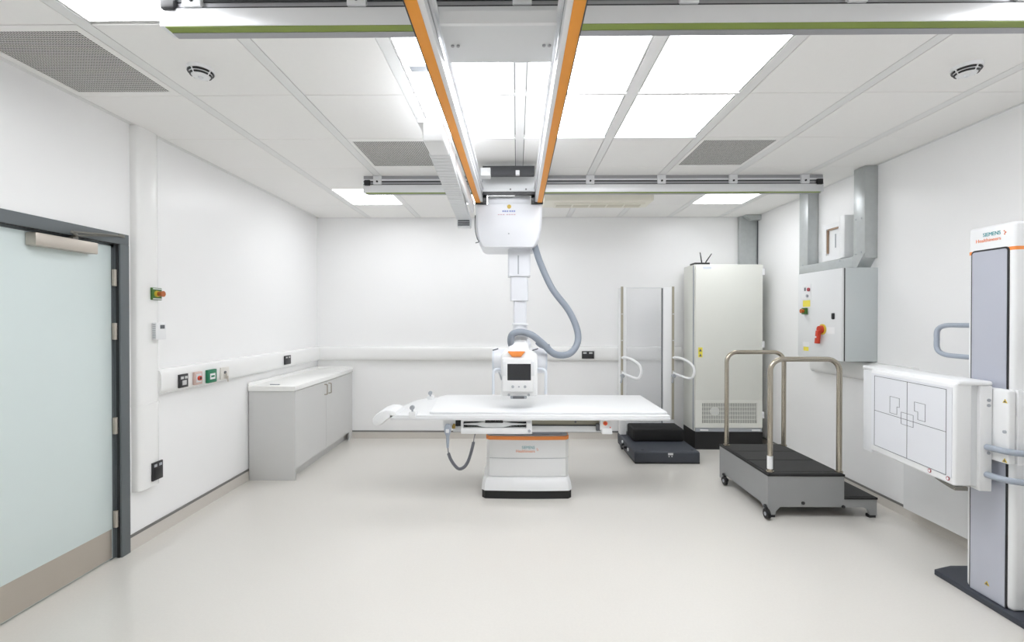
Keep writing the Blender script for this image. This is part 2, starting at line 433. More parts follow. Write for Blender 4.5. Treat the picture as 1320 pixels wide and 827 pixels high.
# ------------------------------------------------------------------ x-ray tube carriage, column, hose and head
t = thing('xray_tube_unit', 'white ceiling-hung x-ray tube with telescopic column above the patient table', 'x-ray tube', (.02, 3.95, 1.42))
ring = []
prof = [(-.339, .212, 2.392), (-.339, .212, 2.30), (-.336, .206, 2.20), (-.324, .190, 2.11), (-.305, .163, 2.058), (-.285, .143, 2.045)]
def rr_ring(x0, x1, y0, y1, z, r, n=6):
    pts = []
    for cx_, cy_, a in ((x1 - r, y1 - r, 0), (x0 + r, y1 - r, 90), (x0 + r, y0 + r, 180), (x1 - r, y0 + r, 270)):
        for k in range(n + 1):
            an = math.radians(a + 90 * k / n); pts.append((cx_ + r * math.cos(an), cy_ + r * math.sin(an), z))
    return pts
car = obj('carriage_cover', MB().loft([rr_ring(a, b_, 3.755 + (.0 if z > 2.1 else .02), 4.22, z, .03) for a, b_, z in prof]), 'plastic_pearl', t)
obj('carriage_top', B(-.239, .112, 3.757, 4.2, 2.39, 2.462, bev=.004), 'plastic_pearl', t)
# maker's sun mark and lettering on the cover
obj('sun_mark', C((-.062, 3.7545, 2.372), (-.062, 3.7525, 2.372), .017, n=24), 'ink_gold', car)
m = MB()
for x in (-.118, -.10, -.082, -.06, -.042, -.025): m.box(x, x + .013, 3.7525, 3.7545, 2.328, 2.341)
obj('faint_blue_mark', m, 'ink_blue', car)
m = MB()
for x in (-.155, -.135, -.115, -.085, -.065, -.045, -.025): m.box(x, x + .015, 3.7525, 3.7545, 2.303, 2.310)
obj('faint_pink_mark', m, 'ink_pink', car)
obj('cover_screw', C((-.065, 3.7545, 2.15), (-.065, 3.752, 2.15), .006, n=12), 'plastic_grey', car)
obj('side_cable', MB().tube([(-.345, 3.80, 2.31), (-.347, 3.79, 2.24), (-.34, 3.77, 2.17), (-.325, 3.76, 2.11), (-.312, 3.76, 2.085), (-.34, 3.76, 2.075)], .004, n=8, smooth=5), 'ink_grey', t)
def colm(x0, x1, y0, y1, z0, z1): return B(x0, x1, y0, y1, z0, z1, bev=.02, seg=4, sel=VERT)
c1 = obj('column_section', colm(-.075, .118, 3.90, 4.09, 1.815, 2.06), 'plastic_pearl', t)
obj('slot', B(.008, .020, 3.8985, 3.901, 1.83, 1.99), 'plastic_grey', c1)
obj('column_section', colm(-.055, .10, 3.918, 4.073, 1.605, 1.83), 'plastic_pearl', t)
obj('column_section', colm(-.028, .086, 3.938, 4.053, 1.40, 1.62), 'plastic_pearl', t)
obj('column_collar', B(-.04, .098, 3.926, 4.065, 1.392, 1.412, bev=.006), 'plastic_light', t)
obj('swivel_joint', MB().cyl((.03, 3.995, 1.25), (.03, 3.995, 1.395), .075, .06, 32).ball((.03, 3.99, 1.22), .10, (1, 1, .8)), 'plastic_pearl', t)
obj('arm', B(-.05, .11, 3.80, 4.0, 1.12, 1.24, bev=.03, seg=4), 'plastic_pearl', t)
hd = obj('tube_housing', MB().cyl((-.185, 3.80, 1.10), (.235, 3.80, 1.10), .105, n=40), 'plastic_pearl', t)
for x0, x1 in ((-.20, -.14), (.19, .25)):
    obj('end_cap', MB().cyl((x0, 3.80, 1.10), (x1, 3.80, 1.10), .096, n=40), 'handle_pale', hd)
col = obj('collimator_body', MB().prism([(-.125, .835), (-.125, 1.16), (-.085, 1.205), (.125, 1.205), (.165, 1.16), (.165, .835)], 'y', 3.60, 3.82, bev=.012, seg=3), 'plastic_white', t)
obj('top_cone', MB().loft([rr_ring(-.075, .105, 3.60, 3.80, 1.20, .03), rr_ring(-.06, .095, 3.62, 3.80, 1.235, .03), rr_ring(-.025, .085, 3.66, 3.80, 1.30, .025), rr_ring(-.01, .07, 3.68, 3.80, 1.315, .02)]), 'plastic_white', t)
obj('orange_grip', MB().prism([(-.072, 1.192), (.068, 1.192), (.034, 1.149), (-.038, 1.149)], 'y', 3.582, 3.605, bev=.004), 'trim_orange', t)
pn = obj('touch_panel', B(-.115, .135, 3.577, 3.605, .872, 1.142, bev=.012, seg=3), 'plastic_white', t)
obj('screen', B(-.073, .112, 3.5745, 3.58, .965, 1.095, bev=.002, seg=1), 'screen_black', pn)
for x in (-.097, .125):
    obj('side_trim', B(x - .014, x + .014, 3.5755, 3.58, 1.0, 1.11, bev=.003), 'plastic_light', pn)
for x, r in ((-.03, .012), (.018, .007), (.066, .012)):
    obj('knob', C((x, 3.578, .915), (x, 3.566, .915), r, r * .8, 16), 'plastic_grey', pn)
obj('beam_exit', B(-.05, .08, 3.60, 3.76, .815, .84, bev=.006), 'plastic_grey', t)
obj('filter_rail', B(-.03, .06, 3.585, 3.60, .818, .838, bev=.004), 'ink_grey', t)
for x in (-.062, .095):
    obj('rail_knob', C((x, 3.60, .848), (x, 3.588, .848), .01, n=12), 'plastic_grey', t)
for s, x in ((-1, -.186), (1, .232)):
    xi = -.125 if s < 0 else .165
    obj('steering_handle', MB().tube([(xi, 3.66, 1.045), (x - s * .02, 3.63, 1.045), (x, 3.62, 1.02), (x, 3.62, .95), (x, 3.62, .85)], .011, n=12, smooth=4), 'handle_pale', t)
for x in (-.16, .155):
    obj('lamp_clip', MB().tube([(x - .03, 3.60, 1.20), (x, 3.60, 1.208), (x + .015, 3.60, 1.213)], .005, n=8), 'ink_grey', t)
obj('clip_lever', MB().tube([(-.14, 3.60, 1.03), (-.118, 3.60, .965)], .007, n=8), 'plastic_grey', t)
obj('hose', MB().tube([(.138, 3.89, 2.11), (.151, 3.87, 2.072), (.204, 3.87, 1.914), (.301, 3.85, 1.702), (.436, 3.82, 1.518), (.503, 3.79, 1.356), (.499, 3.76, 1.242), (.425, 3.72, 1.161), (.307, 3.68, 1.164), (.211, 3.65, 1.248), (.124, 3.63, 1.317), (.037, 3.62, 1.343), (-.031, 3.62, 1.327), (-.048, 3.635, 1.27), (-.03, 3.68, 1.21)], .0275, n=20, smooth=7), 'hose_grey', t)
obj('hose_clamp', MB().tube([(.17, 3.67, 1.262), (.187, 3.66, 1.245), (.231, 3.655, 1.225), (.262, 3.66, 1.222)], .024, n=14, smooth=4), 'hose_grey', t)

# ------------------------------------------------------------------ patient table
TB = (.085, 3.9, 0)
t = thing('patient_table', 'white floating-top x-ray patient table on a pedestal base', 'x-ray table', TB)
def ped(x0, x1, y0, y1, z, bow=.012, n=28, r=.03):
    """outline with bowed front and back"""
    pts = []
    for i in range(n + 1):
        u = i / n; x = x0 + (x1 - x0) * u; k = 1 - (2 * u - 1) ** 2
        e = r * max(0, 1 - min(u, 1 - u) * (x1 - x0) / r) ** 2
        pts.append((x, y0 - bow * k + e, z))
    for i in range(n + 1):
        u = i / n; x = x1 + (x0 - x1) * u; k = 1 - (2 * u - 1) ** 2
        e = r * max(0, 1 - min(u, 1 - u) * (x1 - x0) / r) ** 2
        pts.append((x, y1 + bow * k - e, z))
    return pts
x0, x1 = -.285, .447
obj('plinth', MB().loft([ped(x0 + .004, x1 - .004, 3.665, 4.135, z) for z in (.0, .066)]), 'black_rubber', t)
obj('base_flare', MB().loft([ped(x0, x1, 3.66, 4.14, .066), ped(x0, x1, 3.66, 4.14, .078), ped(x0 + .004, x1 - .004, 3.675, 4.12, .12), ped(x0 + .018, x1 - .018, 3.70, 4.10, .158), ped(x0 + .037, x1 - .025, 3.715, 4.09, .164)]), 'plastic_white', t)
for z0, z1 in ((.166, .311), (.316, .463)):
    obj('pedestal_panel', MB().loft([ped(-.248, .422, 3.71, 4.09, z0), ped(-.246, .4235, 3.708, 4.092, z0 + .006), ped(-.246, .4235, 3.708, 4.092, z1 - .006), ped(-.248, .422, 3.71, 4.09, z1)]), 'plastic_white', t)
obj('pedestal_core', MB().loft([ped(-.242, .417, 3.716, 4.084, z) for z in (.15, .5)]), 'plastic_grey', t)
obj('orange_band', MB().loft([ped(-.25, .4265, 3.704, 4.096, z) for z in (.464, .492)]), 'trim_orange', t)
yl = 3.6962
text('lettering', 'SIEMENS', .034, 'ink_teal', (.042, yl, .391), (1, 0, 0), (0, 0, 1), t, width=.104)
text('lettering', 'Healthineers', .032, 'ink_orange', (-.006, yl, .362), (1, 0, 0), (0, 0, 1), t, width=.152)
for dx, dz, r in ((.012, .020, .002), (.019, .024, .0025), (.024, .016, .003), (.019, .008, .0025), (.028, .008, .002)):
    obj('logo_dot', C((.148 + dx, yl + .002, .37 + dz), (.148 + dx, yl - .0005, .37 + dz), r, n=12), 'ink_orange', t)
# under-table frame
obj('under_beam', B(-.50, .68, 3.56, 4.24, .562, .615, bev=.006), 'plastic_light', t)
obj('rail_recess', B(.12, .66, 3.565, 4.2, .615, .668), 'olive_recess', t)
obj('dark_line', B(.12, .655, 3.556, 3.57, .612, .620), 'black_plastic', t)
obj('recess_bolt', C((.46, 3.565, .643), (.46, 3.556, .643), .008, n=12), 'ink_grey', t)
obj('lift_core', B(-.2, .38, 3.75, 4.06, .49, .565), 'plastic_grey', t)
obj('black_end', B(-.475, -.435, 3.53, 3.9, .615, .668), 'black_rubber', t)
tray = obj('bucky_tray', MB().box(-.432, .118, 3.512, 4.1, .558, .604, bev=.004).box(-.432, -.414, 3.512, 4.1, .60, .668, bev=.003).box(.075, .118, 3.512, 4.1, .60, .668, bev=.003).box(-.414, .075, 3.512, 3.53, .656, .668), 'plastic_white', t)
obj('tray_back', B(-.414, .075, 3.56, 3.58, .604, .656), 'black_plastic', tray)
obj('tray_grip', MB().loft([[(x, 3.53 - d, .63 + h), (x, 3.55, .63 + h), (x, 3.55, .63 - h), (x, 3.53 - d, .63 - h)] for x, d, h in ((-.412, 0, .004), (-.31, .0, .009), (-.25, .012, .021), (-.1, .012, .021), (-.04, .0, .009), (.073, 0, .004))]), 'plastic_light', tray)
obj('tray_latch', B(-.245, -.105, 3.512, 3.53, .644, .668, bev=.002), 'black_plastic', tray)
obj('tray_knob', C((.098, 3.514, .583), (.098, 3.502, .583), .011, n=18), 'plastic_grey', tray)
# right bracket with stop button
br = obj('stop_bracket', B(.645, .735, 3.52, 3.62, .588, .668, bev=.004).box(.66, .738, 3.515, 3.60, .558, .60, bev=.004), 'plastic_white', t)
obj('stop_button', C((.685, 3.52, .642), (.685, 3.50, .642), .012, .011, 20), 'red_switch', br)
obj('stop_ring', C((.685, 3.522, .642), (.685, 3.514, .642), .017, n=20), 'trim_orange', br)
obj('small_button', C((.722, 3.515, .612), (.722, 3.508, .612), .005, n=12), 'red_switch', br)
obj('bracket_back', B(.62, .65, 3.53, 3.62, .58, .63), 'ink_grey', br)
# left bracket, hand control and coiled cord
br = obj('left_bracket', B(-.573, -.475, 3.52, 3.60, .60, .668, bev=.004), 'plastic_white', t)
obj('latch', MB().box(-.50, -.475, 3.505, 3.53, .60, .625, bev=.003).cyl((-.492, 3.51, .632), (-.475, 3.51, .628), .008, n=10), 'brass', br)
hc = obj('hand_control', MB().loft([rr_ring(-.56 + a, -.505 - a, 3.49, 3.52, z, .010) for a, z in ((.012, .635), (.004, .62), (0, .59), (.006, .565), (.014, .545), (.016, .50), (.019, .455))]), 'handle_grey', t)
obj('button', B(-.545, -.52, 3.485, 3.492, .572, .60, bev=.002), 'plastic_light', hc)
m = MB().tube([(-.533, 3.505, .46), (-.53, 3.505, .44), (-.527, 3.505, .41)], .0035, n=8)
m.tube([(-.333, 3.505, .50), (-.329, 3.52, .53), (-.32, 3.55, .565)], .0035, n=8, smooth=3)
path = [(-.527, .41), (-.51, .365), (-.48, .318), (-.445, .29), (-.405, .305), (-.375, .35), (-.35, .425), (-.333, .50)]
cen = []
ex = [Vector((p[0], p[1], 0)) for p in path]; ex = [ex[0] * 2 - ex[1]] + ex + [ex[-1] * 2 - ex[-2]]
for i in range(1, len(ex) - 2):
    for k in range(60):
        u = k / 60; p0, p1, p2, p3 = ex[i - 1:i + 3]
        cen.append(0.5 * ((2 * p1) + (p2 - p0) * u + (2 * p0 - 5 * p1 + 4 * p2 - p3) * u * u + (3 * p1 - p0 - 3 * p2 + p3) * u ** 3))
pts = []
for i, p in enumerate(cen):
    tn = (cen[min(i + 1, len(cen) - 1)] - cen[max(0, i - 1)]).normalized(); nn = Vector((-tn.y, tn.x, 0)); a = i * 2 * math.pi / 6
    pts.append((p.x + nn.x * .009 * math.cos(a), 3.505 + .009 * math.sin(a), p.y + nn.y * .009 * math.cos(a)))
m.tube(pts, .0042, n=6)
obj('coiled_cord', m, 'cord_grey', t)
# top: panel with rounded left end, side rails, mattress, end roll
top = [(1.175, 3.49), (1.175, 4.31), (-.55, 4.31), (-.80, 4.27), (-.92, 4.12), (-.96, 3.9), (-.98, 3.6), (-.98, 3.49)]
obj('table_top', MB().prism(top, 'z', .690, .708, bev=.003), 'plastic_white', t)
obj('front_rail', B(-.97, 1.175, 3.482, 3.50, .671, .692, bev=.003), 'aluminium', t)
obj('back_rail', B(-.56, 1.175, 4.30, 4.318, .671, .692, bev=.003), 'aluminium', t)
obj('mattress', MB().prism([(1.168, 3.53), (1.168, 4.30), (-.66, 4.30), (-.72, 4.2), (-.68, 3.53)], 'z', .7085, .729, bev=.008, seg=3), 'plastic_white', t)
def roll_ring(y, k):
    # cross-section of the drooping end cushion in x-z, scaled by k about its centre
    o = [(-.965, .745), (-.93, .735), (-.915, .71), (-.955, .692), (-1.0, .668), (-1.045, .628), (-1.085, .617), (-1.115, .632), (-1.122, .665), (-1.10, .70), (-1.06, .73), (-1.01, .747)]
    return [(-1.02 + (a + 1.02) * k, y, .685 + (c - .685) * k) for a, c in o]
obj('end_roll', MB().loft([roll_ring(3.49, .7), roll_ring(3.497, .9), roll_ring(3.52, 1), roll_ring(3.72, 1), roll_ring(3.745, .9), roll_ring(3.75, .7)]), 'plastic_white', t)
for x, y, z in ((-.80, 3.52, .708), (-.79, 4.20, .708)):
    cl = obj('rail_clamp', B(x - .03, x + .025, y - .04, y + .03, .685, .735, bev=.006), 'plastic_white', t)
    obj('clamp_knob', MB().cyl((x - .005, y - .02, .735), (x - .005, y - .02, .752), .007, n=12).cyl((x - .005, y - .035, .765), (x - .005, y - .012, .765), .018, n=20), 'plastic_grey', cl)
for o in t.children:
    pass

# ------------------------------------------------------------------ door in the left wall
dr = bpy.data.objects.new('door_1', None); COL.objects.link(dr); dr.location = (XL, 2.1, 0); struct(dr)
dr['label'] = 'pale blue-grey door in dark grey frame on the left wall'
F0, F1 = XL - .10, XL + .012
JW = .058
obj('door_frame', MB().box(F0, F1, D1 - JW, D1 + .004, 0, DT - .060, bev=.001).box(F0, F1, D0, D0 + JW, 0, DT - .060, bev=.001).box(F0, F1, D0, D1 + .004, DT - .060, DT + .004, bev=.002), 'frame_grey', dr)
obj('rebate_stop', MB().box(F0, XL - .03, D1 - JW - .028, D1 - JW, 0, DT - .06).box(F0, XL - .03, D0 + JW, D1 - JW, DT - .082, DT - .06), 'frame_grey', dr)
XD = XL - .029
obj('reveal_shade_strip', B(F1 - .026, F1 - .010, D1 - JW - .004, D1 - JW, 0, DT - .06).box(F1 - .026, F1 - .010, D0 + JW, D1 - JW, DT - .064, DT - .06), 'black_plastic', dr)  # black strip puts the dark shading of the door reveal into colour
lf = obj('door_leaf', B(XD - .045, XD, D0 + JW + .004, D1 - JW - .018, .008, DT - .074, bev=.001), 'door_laminate', dr)
obj('kick_plate', B(XD, XD + .0015, D0 + JW + .012, D1 - JW - .024, .012, .185), 'steel_brushed', lf)
hm = MB().cyl((XD + .016, 2.722, 0), (XD + .016, 2.722, .1), .0095, n=14).cyl((XD + .016, 2.722, .03), (XD + .016, 2.722, .034), .0105, n=14).cyl((XD + .016, 2.722, .068), (XD + .016, 2.722, .072), .0105, n=14).box(XD + .004, XD + .010, 2.714, 2.7315, 0, .1).mesh('hinge')
hm.materials.append(MATS['steel_brushed'])
for z in (1.648, 1.325, .755, .19):
    o = bpy.data.objects.new('hinge', hm); put(o, dr); o.location.z += z
cl = obj('door_closer', B(XD, XD + .055, 2.235, 2.572, 1.818, 1.882, bev=.004), 'steel_brushed', dr)
obj('closer_arm', MB().box(XD + .02, XD + .045, 2.435, 2.465, 1.882, 1.900).tube([(XD + .035, 2.45, 1.895), (-2.375, 2.435, 1.905), (-2.36, 2.395, 1.914)], .008, n=8).tube([(-2.36, 2.40, 1.914), (-2.375, 2.56, 1.932), (-2.392, 2.735, 1.951)], .006, n=8).tube([(-2.375, 2.44, 1.902), (-2.385, 2.60, 1.929), (-2.394, 2.72, 1.948)], .005, n=8), 'steel_dark', cl)
obj('arm_bracket', B(F1 - .001, F1 + .010, 2.715, 2.755, 1.942, 1.960, bev=.002), 'steel_dark', cl)

# ------------------------------------------------------------------ plastic trunking on the walls
def trunk_profile(wd, dp, n=6):
    pts = [(0, -wd / 2)]
    for k in range(13):
        a = math.radians(-90 + 15 * k); sg = 1 if a > 0 else -1
        pts.append((dp * .25 + dp * .75 * math.cos(a) ** .55 if abs(a) < 1.57 else dp * .25, sg * wd / 2 * abs(math.sin(a)) ** .75))
    return pts + [(0, wd / 2)]
tk = thing('wall_trunking', 'white rounded plastic cable trunking running along left and back walls', 'trunking', (XL, 3.0, .95))
def vtrunk(z0, z1, grow=0):
    pr = trunk_profile(.178 + grow, .052 + grow)
    return MB().prism([(XL + a, 2.905 + b_) for a, b_ in pr], 'z', z0, z1)
obj('vertical_run', vtrunk(.905, ZC - .002), 'pvc_trunk', tk)
obj('lower_run', vtrunk(.365, .90), 'pvc_trunk', tk)
obj('joint_cover', vtrunk(.896, .91, .004), 'pvc_trunk', tk)
# horizontal run on the left wall (axis y, outline in x-z) and on the back wall (axis x, outline in y-z)
obj('left_run', MB().prism([(XL + a, 1.03 + b_) for a, b_ in trunk_profile(.168, .06)], 'y', 2.985, YB), 'pvc_trunk', tk)
obj('back_run', MB().prism([(YB - a, 1.03 + b_) for a, b_ in trunk_profile(.168, .06)], 'x', XL, 1.96), 'pvc_trunk', tk)
tr_ = thing('wall_trunking', 'short white plastic trunking on right wall below the grey control cabinet', 'trunking', (XR, 3.9, .95))
obj('right_run', MB().prism([(XR - a, 1.025 + b_) for a, b_ in trunk_profile(.15, .06)], 'y', 3.25, 4.36), 'pvc_trunk', tr_)

# ------------------------------------------------------------------ wall plates and switches
def plate_l(name, label, cat, x, y0, y1, z0, z1, m_, d=.012, group=None):
    t = thing(name, label, cat, (x, (y0 + y1) / 2, z0), group); obj('plate', B(x, x + d, y0, y1, z0, z1, bev=.003), m_, t); return t
XT = XL + .0605
g = 'black socket outlets'
t = plate_l('socket_outlet', 'black double socket on the left trunking nearest the door, beside a pink-framed unit', 'socket', XT, 3.128, 3.215, .968, 1.062, 'socket_black', group=g)
for y in (3.140, 3.178): obj('rocker', B(XT + .012, XT + .016, y, y + .026, 1.028, 1.046, bev=.001), 'socket_slot', t)
obj('socket_face', B(XT + .012, XT + .015, 3.155, 3.195, .985, 1.018, bev=.001), 'socket_slot', t)
t = plate_l('release_unit', 'pink-framed square unit with red centre between black socket and green box', 'call point', XT, 3.272, 3.352, .968, 1.062, 'pink_frame', d=.018)
obj('inset', B(XT + .018, XT + .020, 3.285, 3.339, .985, 1.047), 'plastic_light', t)
obj('button', C((XT + .018, 3.312, 1.015), (XT + .032, 3.312, 1.015), .017, n=18), 'red_switch', t)
obj('button_centre', C((XT + .032, 3.312, 1.015), (XT + .035, 3.312, 1.015), .009, n=14), 'black_plastic', t)
t = plate_l('break_glass_box', 'green emergency door release box on the left trunking', 'call point', XT, 3.408, 3.508, .962, 1.062, 'green_box', d=.022)
obj('window', B(XT + .022, XT + .0235, 3.43, 3.488, .988, 1.032), 'plastic_white', t)
obj('pictogram', B(XT + .0235, XT + .0245, 3.44, 3.478, 1.003, 1.017), 'green_box', t)
t = plate_l('key_switch', 'white key switch with hanging keys right of the green box', 'key switch', XT, 3.575, 3.675, .965, 1.062, 'key_plate', d=.012)
obj('lock', C((XT + .012, 3.62, 1.02), (XT + .018, 3.62, 1.02), .012, n=16), 'ink_grey', t)
obj('key', MB().box(XT + .022, XT + .026, 3.614, 3.626, .97, 1.018).box(XT + .024, XT + .028, 3.628, 3.640, .945, .99), 'steel_brushed', t)
t = plate_l('socket_outlet', 'small black socket on the left trunking above the far worktop', 'socket', XT, 4.565, 4.69, .982, 1.072, 'socket_black', group=g)
for y in (4.585, 4.64): obj('rocker', B(XT + .012, XT + .015, y, y + .03, 1.046, 1.06), 'socket_slot', t)
xv = XL + .0525
t = plate_l('socket_outlet', 'large black double socket low on the vertical trunking by the door', 'socket', xv, 2.905, 2.99, .40, .518, 'socket_black', group=g)
for y in (2.915, 2.955): obj('rocker', B(xv + .012, xv + .015, y, y + .022, .488, .505), 'plastic_grey', t)
obj('socket_face', B(xv + .012, xv + .014, 2.915, 2.98, .415, .475, bev=.001), 'black_plastic', t)
t = thing('socket_outlet', 'black double socket on the back wall trunking right of the hose', 'socket', (.85, YB - .061, .97), g)
yb_ = YB - .0605
obj('plate', B(.775, .92, yb_ - .012, yb_, .972, 1.062, bev=.003), 'socket_black', t)
for x in (.79, .86): obj('rocker', B(x, x + .04, yb_ - .015, yb_ - .012, 1.03, 1.05), 'socket_slot', t)
t = plate_l('emergency_stop', 'green and yellow emergency stop with amber button on vertical trunking by the door', 'emergency stop', xv, 2.905, 2.985, 1.572, 1.652, 'green_plate', d=.014)
obj('collar', C((xv + .014, 2.942, 1.612), (xv + .026, 2.942, 1.612), .021, .018, 20), 'warn_yellow', t)
obj('button', C((xv + .026, 2.942, 1.612), (xv + .058, 2.942, 1.612), .015, .019, 20), 'amber_button', t)
obj('edge_strip', MB().box(xv + .014, xv + .016, 2.91, 2.98, 1.576, 1.583).box(xv + .014, xv + .016, 2.91, 2.98, 1.641, 1.648), 'plastic_light', t)
t = plate_l('thermostat', 'small white thermostat with grey display below the emergency stop', 'thermostat', xv, 2.915, 3.0, 1.315, 1.425, 'plastic_white', d=.03)
obj('display', B(xv + .03, xv + .0315, 2.948, 2.985, 1.385, 1.41), 'ink_grey', t)
for k in range(8):
    obj('side_vent', B(xv + .006, xv + .026, 2.9138, 2.916, 1.325 + k * .012, 1.331 + k * .012), 'plastic_grey', t)

# ------------------------------------------------------------------ base cupboard and worktop
t = thing('base_cupboard', 'light grey two-door base cupboard in the far left corner', 'cupboard', (-2.2, 4.75, 0))
x0, x1, y0, y1 = XL + .012, -2.005, 4.045, 5.468
obj('carcass', B(x0, x1, y0 + .018, y1, .10, .80), 'cupboard_grey', t)
obj('end_panel', B(x0, -1.984, y0, y0 + .018, .0, .803, bev=.001), 'cupboard_grey', t)
obj('plinth', B(x0, -2.05, y0 + .018, y1, 0, .10), 'cupboard_grey', t)
for ya, yb, yh in ((4.066, 4.716, 4.675), (4.721, 5.372, 4.775)):
    d = obj('cupboard_door', B(x1 + .001, -1.984, ya, yb, .10, .797, bev=.0015, seg=1), 'cupboard_grey', t)
    obj('handle', MB().tube([(-1.984, yh, .665), (-1.958, yh, .668), (-1.955, yh, .68), (-1.955, yh, .755), (-1.958, yh, .767), (-1.984, yh, .77)], .005, n=10, smooth=3), 'steel_tube', d)
obj('filler_panel', B(x1 + .001, -1.986, 5.377, y1, 0, .797), 'cupboard_grey', t)
wt = tag(obj('worktop', B(XL + .012, -1.975, 4.03, YB - .012, .8035, .846, bev=.003), 'counter_white'), 'white laminate worktop on the light grey base cupboard', 'worktop')
obj('upstand', B(XL + .012, XL + .022, 4.03, YB - .012, .846, .875), 'counter_white', wt)
obj('upstand', B(XL + .022, -1.975, YB - .022, YB - .012, .846, .875), 'counter_white', wt)
tag(obj('pen', MB().cyl((-2.24, 4.11, .851), (-2.155, 4.11, .851), .0045, n=10).cyl((-2.155, 4.11, .851), (-2.148, 4.11, .851), .004, .001, 10), 'plastic_grey'), 'grey pen-like stick lying near the front edge of the worktop', 'pen')

# ------------------------------------------------------------------ ceiling unit behind the far rail
t = thing('air_unit', 'cream ceiling-hung air unit behind the far ceiling rail right of the carriage', 'air conditioner', (.8, 4.6, 2.57))
obj('casing', B(.262, 1.31, 4.36, 4.64, 2.575, 2.655, bev=.008), 'ac_cream', t)
obj('outlet', B(.37, 1.25, 4.44, 4.62, 2.567, 2.577, bev=.003), 'ac_cream', t)
for k in range(5): obj('louvre', B(.39 + k * .17, .39 + k * .17 + .15, 4.49, 4.58, 2.563, 2.568), 'louvre_cream', t)

# ------------------------------------------------------------------ generator cabinet, router, corner trunking
t = thing('generator_cabinet', 'tall cream generator cabinet with black plinth by the back wall', 'cabinet', (2.35, 5.25, 0))
gx0, gx1, gy0, gy1 = 1.975, 2.722, 5.055, 5.40
obj('plinth', B(gx0, gx1, gy0 - .002, gy1, 0, .195), 'black_rubber', t)
obj('carcass', B(gx0, gx1, gy0 + .024, gy1, .197, 2.05, bev=.003), 'generator_cream', t)
obj('bottom_sill', B(gx0 + .01, gx1 - .01, gy0, gy0 + .02, .197, .235), 'plastic_grey', t)
for x in (2.03, 2.6): obj('foot_clip', B(x, x + .09, gy0 - .012, gy0, .205, .222, bev=.003), 'plastic_white', t)
d = obj('cabinet_door', MB().box(gx0 + .004, gx1 - .004, gy0, gy0 + .02, .545, 2.045, bev=.002).box(gx0 + .004, 2.052, gy0, gy0 + .02, .24, .545).box(2.657, gx1 - .004, gy0, gy0 + .02, .24, .545).box(2.052, 2.657, gy0, gy0 + .02, .24, .285).box(2.052, 2.657, gy0, gy0 + .02, .515, .545), 'generator_cream', t)
gm = MB()
for k in range(6): gm.box(2.052, 2.657, gy0 + .003, gy0 + .006, .284 + k * .0455, .290 + k * .0455)
for k in range(48): gm.box(2.052 + k * .0126, 2.0585 + k * .0126, gy0 + .006, gy0 + .009, .285, .515)
go = obj('grille_mesh', gm, 'generator_cream', d); go['kind'] = 'stuff'
obj('grille_back', B(2.052, 2.657, gy0 + .018, gy0 + .022, .285, .515), 'ink_grey', d)
obj('fan_disc', C((2.2, gy0 + .018, .42), (2.2, gy0 + .012, .42), .05, n=20), 'plastic_light', d)
for z in (1.93, 1.13, .35): obj('hinge', B(gx1 - .012, gx1 + .012, gy0 - .012, gy0 + .01, z, z + .07, bev=.004), 'plastic_white', d)
obj('edge_handle', B(gx0 - .004, gx0 + .001, gy0 + .03, gy0 + .06, .2, 2.04), 'plastic_grey', t)
lb = obj('warning_label', B(2.01, 2.056, gy0 - .0012, gy0, 1.02, 1.13), 'yellow_label', d)
for z in (1.03, 1.085): obj('warning_sign', MB().prism([(2.018, z), (2.048, z), (2.033, z + .032)], 'y', gy0 - .002, gy0 - .0012), 'ink_grey', lb)
obj('maker_plate', B(2.06, 2.15, gy0 - .0015, gy0, 1.998, 2.022), 'handle_pale', d)
t = thing('router', 'small black router with two raised antennas on top of the generator cabinet', 'router', (2.07, 5.18, 2.05))
obj('body', B(1.985, 2.155, 5.10, 5.24, 2.051, 2.073, bev=.004), 'black_plastic', t)
obj('antenna', MB().tube([(2.105, 5.2, 2.073), (2.102, 5.2, 2.095), (2.085, 5.2, 2.20)], .006, n=10, radii=[.006, .007, .005]), 'black_plastic', t)
obj('antenna', MB().tube([(2.145, 5.2, 2.073), (2.152, 5.2, 2.092), (2.215, 5.2, 2.185)], .006, n=10, radii=[.006, .007, .005]), 'black_plastic', t)
t = thing('metal_trunking', 'galvanised metal trunking dropping in the corner behind the generator cabinet', 'trunking', (2.74, 5.35, .2), 'galvanised cable trunking')
obj('duct', B(2.642, 2.846, 5.41, YB - .011, .11, ZC - .004, bev=.002), 'galvanised', t)
obj('elbow_plate', MB().prism([(2.73, 2.60), (2.846, 2.60), (2.846, ZC - .004), (2.66, ZC - .004)], 'y', 5.33, 5.41), 'galvanised', t)
obj('cover_edge', B(2.838, 2.848, 5.402, 5.41, .11, 2.6), 'ink_grey', t)

# ------------------------------------------------------------------ acrylic panel stand and its platform, black step
t = thing('patient_stand', 'grey platform with two white posts, clear panel and grab handles before back wall', 'patient stand', (1.52, 4.95, 0))
obj('platform', B(1.178, 1.832, 4.545, 5.33, .004, .124, bev=.022, seg=4), 'navy_plate', t)
obj('lower_edge', B(1.183, 1.827, 4.55, 5.325, 0, .02), 'black_rubber', t)
pt = [t_ for t_ in t.children][0]
obj('label_plate', B(1.51, 1.56, 4.5435, 4.546, .088, .108), 'plastic_light', pt)
for x in (1.52, 1.548): obj('indicator', C((x, 4.546, .075), (x, 4.543, .075), .006, n=12), 'plastic_light', pt)
for x in (1.27, 1.77): obj('screw', C((x, 4.60, .124), (x, 4.60, .126), .014, n=16), 'black_rubber', pt)
obj('pedal', MB().box(1.145, 1.178, 4.86, 4.90, .06, .085, bev=.004).tube([(1.18, 5.02, .07), (1.145, 5.0, .055), (1.14, 4.92, .045)], .012, n=10), 'black_plastic', pt)
